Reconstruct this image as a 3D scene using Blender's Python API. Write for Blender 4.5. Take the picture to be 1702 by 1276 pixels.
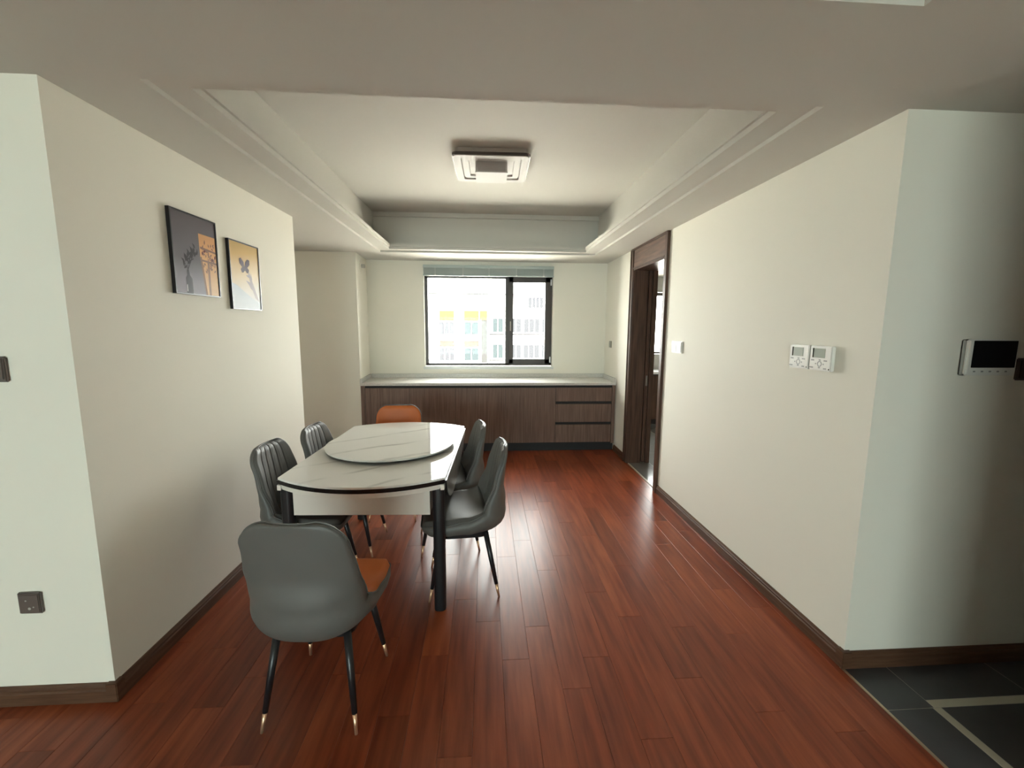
import bpy, bmesh, math, random
from mathutils import Vector, Matrix
random.seed(7)
D = bpy.data
col = bpy.context.scene.collection
scene = bpy.context.scene
for o in list(D.objects): D.objects.remove(o)

# ------------------------------------------------------------------ camera
F = 709.5214; YAW, PITCH, ROLL = 0.063698, 0.132076, 0.006037
cy, sy, cp, sp = math.cos(YAW), math.sin(YAW), math.cos(PITCH), math.sin(PITCH)
fw = Vector((sy*cp, cy*cp, -sp)); rt = Vector((cy, -sy, 0)); up = rt.cross(fw)
cr, sr = math.cos(ROLL), math.sin(ROLL)
r2 = cr*rt + sr*up; u2 = -sr*rt + cr*up
cam = D.cameras.new('camera'); co = D.objects.new('camera', cam); col.objects.link(co)
cam.sensor_width = 36; cam.lens = F*36/1702; cam.clip_start = .02; cam.clip_end = 300
co.matrix_world = Matrix(((r2.x, u2.x, -fw.x, 0), (r2.y, u2.y, -fw.y, 0), (r2.z, u2.z, -fw.z, 1.55), (0, 0, 0, 1)))
scene.camera = co
# ------------------------------------------------------------------ world, sun, portals, exposure
scene.view_settings.view_transform = 'Standard'
scene.view_settings.look = 'None'
scene.view_settings.gamma = 1
scene.view_settings.use_curve_mapping = False
scene.view_settings.exposure = 0.86
w = D.worlds.new('sky'); scene.world = w; w.use_nodes = True
bg = w.node_tree.nodes['Background']
bg.inputs[0].default_value = (1.0, 1.0, 0.97, 1); bg.inputs[1].default_value = 14.0
sun = D.lights.new('sun', 'SUN'); so = D.objects.new('sun', sun); col.objects.link(so)
sun.energy = 50; sun.angle = math.radians(1); sun.color = (1, .95, .86)
so.rotation_euler = (math.radians(42), 0, math.radians(-18)); so.location = (0, -8, 12)
def portal(x, y, z, sx, sz, rx):
    l = D.lights.new('window_daylight', 'AREA'); l.shape = 'RECTANGLE'; l.size = sx; l.size_y = sz
    l.cycles.is_portal = True
    o = D.objects.new('window_daylight', l); col.objects.link(o); o.location = (x, y, z); o.rotation_euler = (rx, 0, 0)
portal(.057, 5.98, 1.69, 1.7, 1.35, math.radians(-90))
portal(3.1, 7.25, 1.63, 1.7, 1.05, math.radians(-90))
portal(-1.7, -6.16, 1.2, 3.8, 1.6, math.radians(90))

pl_ = D.lights.new('window_daylight', 'AREA'); pl_.shape = 'RECTANGLE'; pl_.size = 1.25; pl_.size_y = 1.3; pl_.cycles.is_portal = True
po_ = D.objects.new('window_daylight', pl_); col.objects.link(po_); po_.location = (-4.76, 4.4, 1.45); po_.rotation_euler = (0, math.radians(-90), 0)  # portal for the added corridor window
# ------------------------------------------------------------------ materials
def M(name, c, rough=.5, metal=0, spec=.5, coat=0, coat_r=.03, emit=None):
    m = D.materials.new(name); m.use_nodes = True; b = m.node_tree.nodes['Principled BSDF']
    b.inputs['Base Color'].default_value = (*c, 1); b.inputs['Roughness'].default_value = rough
    b.inputs['Metallic'].default_value = metal; b.inputs['Specular IOR Level'].default_value = spec
    b.inputs['Coat Weight'].default_value = coat; b.inputs['Coat Roughness'].default_value = coat_r
    if emit: b.inputs['Emission Color'].default_value = (*emit[0], 1); b.inputs['Emission Strength'].default_value = emit[1]
    return m
def nd(m): return m.node_tree.nodes, m.node_tree.links, m.node_tree.nodes['Principled BSDF']
def noise(m, scale, mapscale=(1, 1, 1), coord='Object', detail=4, rand=False, rot=(0, 0, 0)):
    N, L, b = nd(m)
    if coord == 'World': g = N.new('ShaderNodeNewGeometry'); src = g.outputs['Position']
    else: t = N.new('ShaderNodeTexCoord'); src = t.outputs[coord]
    mp = N.new('ShaderNodeMapping'); mp.inputs['Scale'].default_value = mapscale; mp.inputs['Rotation'].default_value = rot
    L.new(src, mp.inputs[0]); n = N.new('ShaderNodeTexNoise'); n.inputs['Scale'].default_value = scale; n.inputs['Detail'].default_value = detail
    if rand:
        oi = N.new('ShaderNodeObjectInfo'); mu = N.new('ShaderNodeMath'); mu.operation = 'MULTIPLY'; mu.inputs[1].default_value = 37
        L.new(oi.outputs['Random'], mu.inputs[0]); cx = N.new('ShaderNodeCombineXYZ'); L.new(mu.outputs[0], cx.inputs[0]); L.new(mu.outputs[0], cx.inputs[1])
        L.new(cx.outputs[0], mp.inputs['Location'])
    L.new(mp.outputs[0], n.inputs[0]); return n
def ramp(m, src, stops):
    N, L, b = nd(m); r = N.new('ShaderNodeValToRGB'); e = r.color_ramp.elements
    e[0].position = stops[0][0]; e[0].color = (*stops[0][1], 1); e[1].position = stops[-1][0]; e[1].color = (*stops[-1][1], 1)
    for p, c in stops[1:-1]: x = e.new(p); x.color = (*c, 1)
    L.new(src, r.inputs[0]); return r
def bump(m, src, strength, dist=.002):
    N, L, b = nd(m); bp = N.new('ShaderNodeBump'); bp.inputs['Strength'].default_value = strength; bp.inputs['Distance'].default_value = dist
    L.new(src, bp.inputs['Height']); L.new(bp.outputs[0], b.inputs['Normal'])
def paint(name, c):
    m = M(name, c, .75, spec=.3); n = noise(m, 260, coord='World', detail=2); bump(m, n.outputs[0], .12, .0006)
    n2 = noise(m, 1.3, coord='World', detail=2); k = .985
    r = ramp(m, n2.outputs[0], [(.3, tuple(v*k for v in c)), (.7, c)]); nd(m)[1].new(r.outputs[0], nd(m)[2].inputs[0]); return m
def wood(name, dark, light, scale, mapscale, rough=.4, coord='Object', rand=False, coat=0, tint=None, spec=.5):
    m = M(name, light, rough, coat=coat, coat_r=.12, spec=spec); N, L, b = nd(m)
    n = noise(m, scale, mapscale, coord, 6, rand); r = ramp(m, n.outputs[0], [(.3, dark), (.68, light)])
    out = r.outputs[0]
    if tint:
        oi = N.new('ShaderNodeObjectInfo'); wn = N.new('ShaderNodeTexWhiteNoise'); wn.noise_dimensions = '1D'
        L.new(oi.outputs['Random'], wn.inputs['W'])
        r3 = ramp(m, wn.outputs['Value'], tint); mx = N.new('ShaderNodeMix'); mx.data_type = 'RGBA'; mx.blend_type = 'MULTIPLY'
        mx.inputs[0].default_value = 1; L.new(out, mx.inputs[6]); L.new(r3.outputs[0], mx.inputs[7]); out = mx.outputs[2]
    L.new(out, b.inputs[0]); bump(m, n.outputs[0], .12, .0008); return m
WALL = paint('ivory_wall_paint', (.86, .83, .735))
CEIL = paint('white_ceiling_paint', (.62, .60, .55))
PLANK = wood('red_brown_floor_wood', (.170, .032, .0125), (.315, .074, .029), 3.2, (9, .7, 1), .31, 'World', True,
             tint=[(0, (.70, .68, .68)), (.35, (.88, .86, .86)), (.7, (1, 1, 1)), (1, (1.15, 1.2, 1.1))], spec=.32)
WALNUT = wood('walnut_cabinet_veneer', (.110, .060, .042), (.210, .126, .092), 5, (14, 14, .5), .45, rand=True)
DOORW = wood('walnut_door_wood', (.044, .021, .013), (.115, .059, .038), 4, (12, 12, .6), .4, rand=True, spec=.35)
LINTW = wood('walnut_cross_grain_wood', (.075, .038, .026), (.175, .098, .068), 4, (12, .8, 9), .38, rand=True)
BASEW = wood('brown_skirting_wood', (.075, .034, .019), (.130, .066, .037), 5, (1.2, 1.2, 14), .45, 'World', spec=.3)
DARK = M('dark_shadow_gap_paint', (.012, .009, .008), .6)
SUB = M('dark_subfloor', (.02, .008, .006), .8)
QUARTZ = M('pale_quartz_worktop', (.62, .60, .56), .22); _n = noise(QUARTZ, 90); _r = ramp(QUARTZ, _n.outputs[0], [(.35, (.56, .54, .5)), (.6, (.66, .64, .6))]); nd(QUARTZ)[1].new(_r.outputs[0], nd(QUARTZ)[2].inputs[0])
GREYF = M('grey_leatherette', (.120, .116, .107), .5); bump(GREYF, noise(GREYF, 420, detail=3).outputs[0], .2, .0006)
ORANGE = M('orange_leatherette', (.52, .135, .03), .5); bump(ORANGE, noise(ORANGE, 420, detail=3).outputs[0], .2, .0006)
PIPE = M('grey_piping', (.12, .115, .11), .4)
BLACKM = M('black_metal', (.012, .012, .014), .32)
GOLD = M('gold_metal', (.85, .56, .36), .38, .85)
WHITEL = M('white_lacquer', (.80, .75, .69), .25)
WHITEP = M('white_plastic', (.80, .79, .74), .35)
GREYP = M('light_grey_plastic', (.5, .5, .46), .4)
DKPL = M('brown_grey_plastic', (.13, .102, .09), .38)
GRNPL = M('grey_green_plastic', (.30, .29, .24), .4)
SCREEN = M('black_screen', (.004, .004, .005), .08)
LCD = M('grey_green_lcd', (.40, .43, .36), .2)
INK = M('grey_print', (.32, .32, .30), .5)
ALU = M('bronze_window_frame', (.055, .045, .040), .4)
SILVER = M('silver_metal', (.7, .7, .7), .3, 1)
BLIND = M('grey_green_blind', (.40, .46, .44), .5)
LAMPW = M('white_acrylic', (.66, .64, .62), .55, spec=.2)
LAMPG = M('bronze_grey_trim', (.10, .085, .08), .4)
CREAM = M('cream_inlay_tile', (.50, .46, .36), .35)
TILE = M('dark_grey_tile', (.060, .058, .062), .3)
_n = noise(TILE, 2.5, coord='World', detail=5); _r = ramp(TILE, _n.outputs[0], [(.3, (.045, .044, .047)), (.7, (.082, .078, .080))]); nd(TILE)[1].new(_r.outputs[0], nd(TILE)[2].inputs[0])
KTILE = M('grey_kitchen_tile', (.15, .15, .145), .12)
GROUT = M('grey_grout', (.42, .38, .34), .8)
def marble():
    m = M('white_veined_stone', (.78, .765, .73), .05, spec=.2); N, L, b = nd(m)
    t = N.new('ShaderNodeTexCoord'); mp = N.new('ShaderNodeMapping'); mp.inputs['Rotation'].default_value = (0, 0, math.radians(52)); L.new(t.outputs['Object'], mp.inputs[0])
    wv = N.new('ShaderNodeTexWave'); wv.inputs['Scale'].default_value = 1.15; wv.inputs['Distortion'].default_value = 2.2; wv.inputs['Detail'].default_value = 4; wv.inputs['Detail Scale'].default_value = 1.1; wv.inputs['Phase Offset'].default_value = 1.3
    L.new(mp.outputs[0], wv.inputs[0]); n2 = noise(m, 3.0)
    r1 = ramp(m, wv.outputs['Fac'], [(.955, (0, 0, 0)), (.995, (1, 1, 1))]); r2_ = ramp(m, n2.outputs[0], [(.40, (0, 0, 0)), (.62, (.75, .75, .75))])
    mu = N.new('ShaderNodeMath'); mu.operation = 'MULTIPLY'; L.new(r1.outputs[0], mu.inputs[0]); L.new(r2_.outputs[0], mu.inputs[1])
    r = ramp(m, mu.outputs[0], [(0, (.79, .775, .74)), (1, (.42, .41, .39))])
    L.new(r.outputs[0], b.inputs[0]); return m
MARBLE = marble()
def thin_glass(nm='window_glass', tc=(.96, .98, .97)):
    m = D.materials.new(nm); m.use_nodes = True; N = m.node_tree.nodes; L = m.node_tree.links; N.remove(N['Principled BSDF'])
    t = N.new('ShaderNodeBsdfTransparent'); t.inputs[0].default_value = (*tc, 1); g = N.new('ShaderNodeBsdfGlossy'); g.inputs['Roughness'].default_value = .02
    f = N.new('ShaderNodeFresnel'); f.inputs[0].default_value = 1.18; mx = N.new('ShaderNodeMixShader')
    L.new(f.outputs[0], mx.inputs[0]); L.new(t.outputs[0], mx.inputs[1]); L.new(g.outputs[0], mx.inputs[2]); L.new(mx.outputs[0], N['Material Output'].inputs[0]); return m
GLASS = thin_glass()

# ------------------------------------------------------------------ helpers
class MB:
    def __init__(s): s.v = []; s.f = []; s.m = []; s.sm = []
    def add(s, vs, fs, mi=0, smooth=False):
        o = len(s.v); s.v += [tuple(v) for v in vs]
        for f in fs: s.f.append(tuple(i+o for i in f)); s.m.append(mi); s.sm.append(smooth)
        return s
    def box(s, x0, x1, y0, y1, z0, z1, mi=0):
        return s.add([(x0,y0,z0),(x1,y0,z0),(x1,y1,z0),(x0,y1,z0),(x0,y0,z1),(x1,y0,z1),(x1,y1,z1),(x0,y1,z1)],
                     [(0,3,2,1),(4,5,6,7),(0,1,5,4),(1,2,6,5),(2,3,7,6),(3,0,4,7)], mi)
    def prism(s, poly, z0, z1, mi=0, smooth=False):
        n = len(poly); s.add([(p[0], p[1], z0) for p in poly]+[(p[0], p[1], z1) for p in poly], [tuple(reversed(range(n))), tuple(range(n, 2*n))], mi)
        o = len(s.v)-2*n
        for i in range(n):
            j = (i+1) % n; s.f.append((o+i, o+j, o+n+j, o+n+i)); s.m.append(mi); s.sm.append(smooth)
        return s
    def ring(s, outer, inner, z0, z1, mi=0):
        n = len(outer); o = len(s.v)
        s.v += [(p[0], p[1], z0) for p in outer]+[(p[0], p[1], z1) for p in outer]+[(p[0], p[1], z0) for p in inner]+[(p[0], p[1], z1) for p in inner]
        for i in range(n):
            j = (i+1) % n; a, b, c, d = 0, n, 2*n, 3*n
            for q in ((a+i, a+j, b+j, b+i), (c+j, c+i, d+i, d+j), (a+j, a+i, c+i, c+j), (b+i, b+j, d+j, d+i)):
                s.f.append(tuple(o+k for k in q)); s.m.append(mi); s.sm.append(False)
        return s
    def tube(s, pts, rad, n=10, cap=True, mi=0, closed=False):
        pts = [Vector(p) for p in pts]; k = len(pts); o = len(s.v); R = rad if isinstance(rad, (list, tuple)) else [rad]*k
        for i, p in enumerate(pts):
            a = pts[(i-1) % k] if (closed or i > 0) else p; b = pts[(i+1) % k] if (closed or i < k-1) else p
            t = (b-a).normalized(); h = Vector((0, 0, 1)) if abs(t.z) < .9 else Vector((1, 0, 0))
            e1 = t.cross(h).normalized(); e2 = t.cross(e1)
            for q in range(n):
                an = 2*math.pi*q/n; s.v.append(tuple(p+R[i]*(math.cos(an)*e1+math.sin(an)*e2)))
        for i in range(k if closed else k-1):
            for q in range(n):
                i2 = (i+1) % k; s.f.append((o+i*n+q, o+i*n+(q+1) % n, o+i2*n+(q+1) % n, o+i2*n+q)); s.m.append(mi); s.sm.append(True)
        if cap and not closed:
            s.f.append(tuple(o+q for q in range(n))); s.f.append(tuple(o+(k-1)*n+q for q in reversed(range(n)))); s.m += [mi]*2; s.sm += [False]*2
        return s
    def mesh(s, name, mats):
        me = D.meshes.new(name); me.from_pydata(s.v, [], s.f)
        for m in (mats if isinstance(mats, (list, tuple)) else [mats]): me.materials.append(m)
        me.polygons.foreach_set('material_index', s.m); me.polygons.foreach_set('use_smooth', s.sm)
        bm = bmesh.new(); bm.from_mesh(me); bmesh.ops.recalc_face_normals(bm, faces=bm.faces); bm.to_mesh(me); bm.free(); me.update(); return me
    def build(s, name, mats, parent=None, bev=0, seg=2):
        me = s.mesh(name, mats)
        if bev:
            bm = bmesh.new(); bm.from_mesh(me)
            ed = [e for e in bm.edges if len(e.link_faces) == 2 and e.calc_face_angle() > .6]
            bmesh.ops.bevel(bm, geom=ed, offset=bev, segments=seg, affect='EDGES', clamp_overlap=True); bm.to_mesh(me); bm.free()
        return link(name, me, parent)
def link(name, me, parent=None):
    o = D.objects.new(name, me); col.objects.link(o)
    if parent: o.parent = parent
    return o
def thing(name, label, cat, loc=(0, 0, 0), rz=0, group=None):
    o = D.objects.new(name, None); o.empty_display_size = .1; col.objects.link(o); o.location = loc; o.rotation_euler = (0, 0, rz)
    o['label'] = label; o['category'] = cat
    if group: o['group'] = group
    return o
def tag(o, label, cat, group=None):
    o['label'] = label; o['category'] = cat
    if group: o['group'] = group
    return o
STRUCT = {'floor': ('red-brown hardwood plank floor with dark grey foyer and kitchen tiles', 'floor'),
          'ceiling': ('white plaster ceiling with a recessed tray over the dining area', 'ceiling'),
          'wall_left': ('ivory wall left of the table carrying two framed pictures', 'wall'),
          'wall_right': ('ivory wall on the right with the thermostats and the kitchen doorway', 'wall')}
def struct(o, label=None, cat=None):
    o['kind'] = 'structure'
    if label: o['label'] = label; o['category'] = cat
    return o
def rrect(w, h, r, n=6, cx=0, cy=0):
    P = []
    for (sx, sy, a0) in ((1, 1, 0), (-1, 1, 90), (-1, -1, 180), (1, -1, 270)):
        for i in range(n+1):
            a = math.radians(a0+90*i/n); P.append((cx+sx*(w/2-r)+r*math.cos(a), cy+sy*(h/2-r)+r*math.sin(a)))
    return P
def circ(r, n=64, cx=0, cy=0): return [(cx+r*math.cos(2*math.pi*i/n), cy+r*math.sin(2*math.pi*i/n)) for i in range(n)]

# ------------------------------------------------------------------ setting: walls
ZC = 2.403; ZT = 3.0; YB = 5.786
def xl(y): return -1.538+(y-1.697)*.0127       # left wall face
def xr(y): return 1.651-(y-1.69)*.0110 if y < 3.8 else 1.628+(y-3.8)*.008
b = MB(); b.prism([(xl(1.697), 1.697), (xl(3.613), 3.613), (-4.6, 3.613), (-4.6, 1.697)][::-1], 0, ZT)
struct(b.build('wall_left', WALL), 'ivory painted wall left of the table carrying two framed pictures', 'wall')
b = MB(); b.prism([(xr(1.69), 1.69), (4.6, 1.69), (4.6, 1.9), (1.90, 1.9), (1.90, 3.86), (xr(3.86), 3.86)], 0, ZT)
b.prism([(xr(3.86), 3.86), (1.90, 3.86), (1.90, 4.70), (xr(4.7), 4.70)], 2.19, ZT)
b.prism([(xr(4.7), 4.7), (1.792, 4.7), (1.792, 6.0), (xr(5.786), 6.0)], 0, ZT); b.box(1.848, 1.90, 4.7, 6.0, 0, ZT); b.box(1.792, 1.848, 4.7, 6.0, 2.19, ZT)
struct(b.build('wall_right', WALL), 'ivory painted wall right of the table with thermostats and kitchen doorway', 'wall')
b = MB(); WX0, WX1, WZ0, WZ1 = -.80, .915, 1.02, 2.352
b.box(-1.54, WX0, YB, 6.0, 0, ZT); b.box(WX1, 1.9, YB, 6.0, 0, ZT); b.box(WX0, WX1, YB, 6.0, 0, WZ0); b.box(WX0, WX1, YB, 6.0, WZ1, ZT)
struct(b.build('wall_back', WALL), 'ivory end wall around the window above the long worktop', 'wall')
b = MB(); b.prism([(-1.495, 5.2), (-1.534, 5.786), (-1.534, 6.0), (-4.6, 6.0), (-4.6, 5.2)][::-1], 0, ZT)
struct(b.build('wall_alcove', WALL), 'ivory wall stub left of the worktop, facing the table', 'wall')
b = MB(); b.box(-4.8, -4.6, -6.2, 3.75, 0, ZT); b.box(-4.8, -4.6, 5.05, 6.0, 0, ZT); b.box(-4.8, -4.6, 3.75, 5.05, 0, .8); b.box(-4.8, -4.6, 3.75, 5.05, 2.1, ZT); struct(b.build('wall_far_left', WALL))
b = MB(); LX0, LX1, LZ0, LZ1 = -3.6, .2, .4, 2.0
b.box(-4.8, LX0, -6.2, -6.0, 0, ZT); b.box(LX1, 4.6, -6.2, -6.0, 0, ZT); b.box(LX0, LX1, -6.2, -6.0, 0, LZ0); b.box(LX0, LX1, -6.2, -6.0, LZ1, ZT)
struct(b.build('wall_behind', WALL))
b = MB(); b.box(1.66, 1.8, -6.0, .88, 0, ZT); struct(b.build('wall_foyer_light_block', WALL))  # added unseen partition, sized to shade the wall by the intercom
b = MB(); b.box(4.4, 4.6, -6.2, 7.3, 0, ZT); struct(b.build('wall_far_right', WALL))
# kitchen shell
b = MB(); KX0, KX1, KZ0, KZ1 = 2.3, 3.9, 1.11, 2.147; b.box(1.9, KX0, 7.1, 7.3, 0, ZT); b.box(KX1, 4.6, 7.1, 7.3, 0, ZT); b.box(KX0, KX1, 7.1, 7.3, 0, KZ0); b.box(KX0, KX1, 7.1, 7.3, KZ1, ZT)
b.box(1.75, 1.9, 6.0, 7.3, 0, ZT)
struct(b.build('wall_kitchen', M('grey_tiled_wall', (.42, .41, .39), .25)))

# ------------------------------------------------------------------ ceiling with tray
def frame_boxes(b, X0, X1, Y0, Y1, x0, x1, y0, y1, z0, z1):
    b.box(X0, x0, Y0, Y1, z0, z1); b.box(x1, X1, Y0, Y1, z0, z1); b.box(x0, x1, Y0, y0, z0, z1); b.box(x0, x1, y1, Y1, z0, z1)
GX0, GX1, GY0, GY1 = -1.205, 1.312, 1.70, 5.18
IX0, IX1, IY0, IY1 = -1.087, 1.185, 1.79, 5.09
TX0, TX1, TY0, TY1 = -1.28, 1.345, 1.55, 5.20
b = MB()
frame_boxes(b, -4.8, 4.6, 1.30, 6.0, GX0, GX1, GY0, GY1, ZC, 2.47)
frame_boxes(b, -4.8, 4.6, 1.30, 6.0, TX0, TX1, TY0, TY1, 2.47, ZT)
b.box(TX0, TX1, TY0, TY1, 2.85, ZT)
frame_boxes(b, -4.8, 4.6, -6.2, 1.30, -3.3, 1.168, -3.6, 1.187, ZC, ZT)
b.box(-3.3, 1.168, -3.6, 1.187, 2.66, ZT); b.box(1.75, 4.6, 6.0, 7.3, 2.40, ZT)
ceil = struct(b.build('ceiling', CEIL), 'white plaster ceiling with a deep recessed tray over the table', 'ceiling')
b = MB(); frame_boxes(b, GX0, GX1, GY0, GY1, IX0, IX1, IY0, IY1, 2.423, 2.47)
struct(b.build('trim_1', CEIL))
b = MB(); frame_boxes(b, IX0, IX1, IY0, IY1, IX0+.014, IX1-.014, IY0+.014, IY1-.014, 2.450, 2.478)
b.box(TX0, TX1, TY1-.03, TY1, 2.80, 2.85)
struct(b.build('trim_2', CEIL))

# ------------------------------------------------------------------ floor
fl = MB(); fl.box(-4.8, 1.64, -6.2, 6.0, -.12, -.008); fl.box(1.64, 4.6, -6.2, 7.3, -.12, -.008)
floor = struct(fl.build('floor', SUB), 'red-brown hardwood plank floor with dark grey foyer and kitchen tiles', 'floor')
PW, PL = .1275, .91
def plank_mb(b, x0, x1, y0, y1, zt=0.0, c=.0008, g=.0002, zb=-.008):
    x0 += g; x1 -= g; y0 += g; y1 -= g
    vs = [(x0,y0,zb),(x1,y0,zb),(x1,y1,zb),(x0,y1,zb),(x0,y0,zt-c),(x1,y0,zt-c),(x1,y1,zt-c),(x0,y1,zt-c),(x0+c,y0+c,zt),(x1-c,y0+c,zt),(x1-c,y1-c,zt),(x0+c,y1-c,zt)]
    b.add(vs, [(0,1,5,4),(1,2,6,5),(2,3,7,6),(3,0,4,7),(4,5,9,8),(5,6,10,9),(6,7,11,10),(7,4,8,11),(8,9,10,11)])
pb = MB(); plank_mb(pb, 0, PW, 0, PL); pm = pb.mesh('plank', PLANK)
rest = MB(); offs = {}
x = .46-PW*40; xi = 0
while x < 1.635:
    random.seed(100+xi); off = (0, .36, .12, .55, .24, .70)[xi % 6]+random.uniform(0, .18)
    xa, xb = max(x, -4.6), min(x+PW, 1.635)
    y = -6.0-off
    while y < 5.8 and xb > -4.6:
        ya, yb_ = max(y, -6.0), min(y+PL, 5.786)
        # keep only where there is open floor
        segs = [(ya, yb_)]
        if xa < -1.6:
            segs = [(ya, min(yb_, 1.70)), (max(ya, 3.61), min(yb_, 5.2))]
        for (p, q) in segs:
            if q-p < .03: continue
            vis = (q > .8 and xa > -2.3 and p < 5.7)
            if vis and abs(q-p-PL) < 1e-6 and abs(xb-xa-PW) < 1e-6:
                o = link('plank', pm, floor); o.location = (xa, p, 0)
            elif vis:
                t = MB(); plank_mb(t, 0, xb-xa, 0, q-p); o = t.build('plank', PLANK, floor); o.location = (xa, p, 0)
            else: plank_mb(rest, xa, xb, p, q)
        y += PL
    x += PW; xi += 1
r = rest.build('plank_field', PLANK, floor); r['kind'] = 'stuff'
# foyer tiles: narrow border row along the wood, cream inlay strips, larger field tiles
def tile(x0, x1, y0, y1, mat=TILE, name='floor_tile'):
    t = MB(); plank_mb(t, 0, x1-x0, 0, y1-y0, c=.0006, g=.0015); o = t.build(name, mat, floor); o.location = (x0, y0, 0); return o
xs0 = 1.648
tile(xs0, 1.853, 1.462, 1.69); 
yy = 1.462
while yy > -1.5: tile(xs0, 1.846, yy-.60, yy); yy -= .6
tile(1.853, 2.34, 1.498, 1.69); tile(2.34, 2.94, 1.498, 1.69); tile(2.94, 3.54, 1.498, 1.69); tile(3.54, 4.4, 1.498, 1.69)
tile(1.853, 3.75, 1.462, 1.498, CREAM, 'inlay_strip'); tile(1.846, 1.882, -1.0, 1.462, CREAM, 'inlay_strip')
for i in range(3):
    for j in range(4): tile(1.882+i*.6, 2.482+i*.6, 1.462-(j+1)*.6, 1.462-j*.6)
g = MB(); g.box(1.64, 4.4, -6.0, 1.69, -.008, -.0008); g.box(1.66, 4.4, 3.86, 7.1, -.008, -.0008); g.build('grout_bed', GROUT, floor)
m = MB(); m.box(1.636, 1.648, -1.5, 1.69, -.008, .0015); m.build('gold_strip', M('brass_strip', (.62, .47, .33), .35, .8), floor)
# kitchen tiles
for i in range(5):
    for j in range(6):
        y0, y1 = 3.87+j*.6, min(3.87+(j+1)*.6, 7.1)
        if i == 0: tile(1.66, 1.9, max(y0, 3.87), min(y1, 4.7), KTILE) if y0 < 4.69 else None
        else: tile(1.9+(i-1)*.6, 2.5+(i-1)*.6, y0, y1, KTILE)
m = MB(); m.box(1.642, 1.66, 3.88, 4.68, -.008, .002); struct(m.build('trim_3', M('stone_threshold', (.5, .42, .33), .4)))

# ------------------------------------------------------------------ baseboards (profiled, with corner blocks)
BP = [(0, 0), (.016, 0), (.016, .050), (.012, .056), (.012, .064), (.008, .070), (.005, .078), (0, .080)]
def baseboard(name, p0, p1, nx, ny, label=None):
    b = MB(); n = len(BP); vs = []
    for P in (p0, p1):
        for (d, z) in BP: vs.append((P[0]+nx*d, P[1]+ny*d, z))
    fs = [(i, (i+1) % n, n+(i+1) % n, n+i) for i in range(n)]+[tuple(range(n)), tuple(reversed(range(n, 2*n)))]
    b.add(vs, fs); o = struct(b.build(name, BASEW), label, 'baseboard' if label else None); return o
e = .0005
baseboard('baseboard_left', (xl(1.697), 1.697), (xl(3.6), 3.61), 1, 0, 'brown wooden skirting along the foot of the left wall')
bf = baseboard('baseboard_front_left', (-4.6, 1.697), (xl(1.697), 1.697), 0, -1, 'brown wooden skirting under the brown socket at far left')
baseboard('baseboard_right', (xr(1.69), 1.69), (xr(3.78), 3.785), -1, 0, 'brown wooden skirting along the foot of the right wall')
br = baseboard('baseboard_front_right', (xr(1.69), 1.69), (4.4, 1.69), 0, -1, 'dark brown skirting under the intercom beside the foyer tiles')
baseboard('baseboard_far_right', (xr(4.77), 4.775), (xr(5.2), 5.2), -1, 0)
for (px_, py_, sx, par) in ((xl(1.697), 1.697, 1, bf), (xr(1.69), 1.69, -1, br)):
    b = MB(); b.box(min(px_-sx*.026, px_+sx*.019), max(px_-sx*.026, px_+sx*.019), py_-.019, py_+.026, 0, .084); b.build('corner_block', BASEW, par, .003)

# ------------------------------------------------------------------ kitchen doorway
d1 = thing('door_1', 'walnut door casing of the kitchen doorway in the right wall', 'door frame'); d1['kind'] = 'structure'
def xw(y): return xr(y)
def casing(y0, y1, z0, z1, t=.018, mat=DOORW, name='casing'):
    b = MB(); b.prism([(xw(y0)-t, y0), (xw(y0)+.002, y0), (xw(y1)+.002, y1), (xw(y1)-t, y1)], z0, z1); return b.build(name, mat, d1, .003)
casing(3.785, 3.800, 0, 2.40, .026, name='casing_moulding'); casing(3.800, 3.86, 0, 2.19); casing(3.800, 3.86, 2.19, 2.385, .0175, name='casing')
casing(4.70, 4.755, 0, 2.385); casing(4.755, 4.775, 0, 2.40, .026, name='casing_moulding')
casing(3.80, 4.755, 2.385, 2.4025, .026, name='casing_moulding')
casing(3.86, 4.70, 2.19, 2.385, .010, LINTW, 'lintel_board'); casing(3.86, 4.70, 2.345, 2.352, .014, LINTW, 'lintel_bead'); casing(3.86, 4.70, 2.19, 2.203, .020, name='lintel_bead')
b = MB(); b.box(1.622, 1.90, 3.842, 3.862, 0, 2.19); b.build('jamb_lining', DOORW, d1)
b = MB(); b.box(1.625, 1.792, 4.690, 4.715, 0, 2.172); b.build('jamb_lining', DOORW, d1)
b = MB(); b.box(1.848, 1.90, 4.690, 4.715, 0, 2.172); b.build('jamb_lining', DOORW, d1)
b = MB(); b.box(1.622, 1.90, 3.862, 4.695, 2.172, 2.192); b.build('head_lining', DOORW, d1)
sd = thing('sliding_door', 'dark walnut pocket door slid into the far jamb of the kitchen doorway', 'door', (1.820, 4.684, 0))
b = MB(); b.box(-.02, .02, 0, .9, .012, 2.168); b.build('door_panel', DOORW, sd, .003)
b = MB(); b.box(-.011, .011, -.006, .002, .90, 1.02); b.build('handle', M('brushed_grey_metal', (.30, .27, .26), .35, .6), sd, .004)

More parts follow.
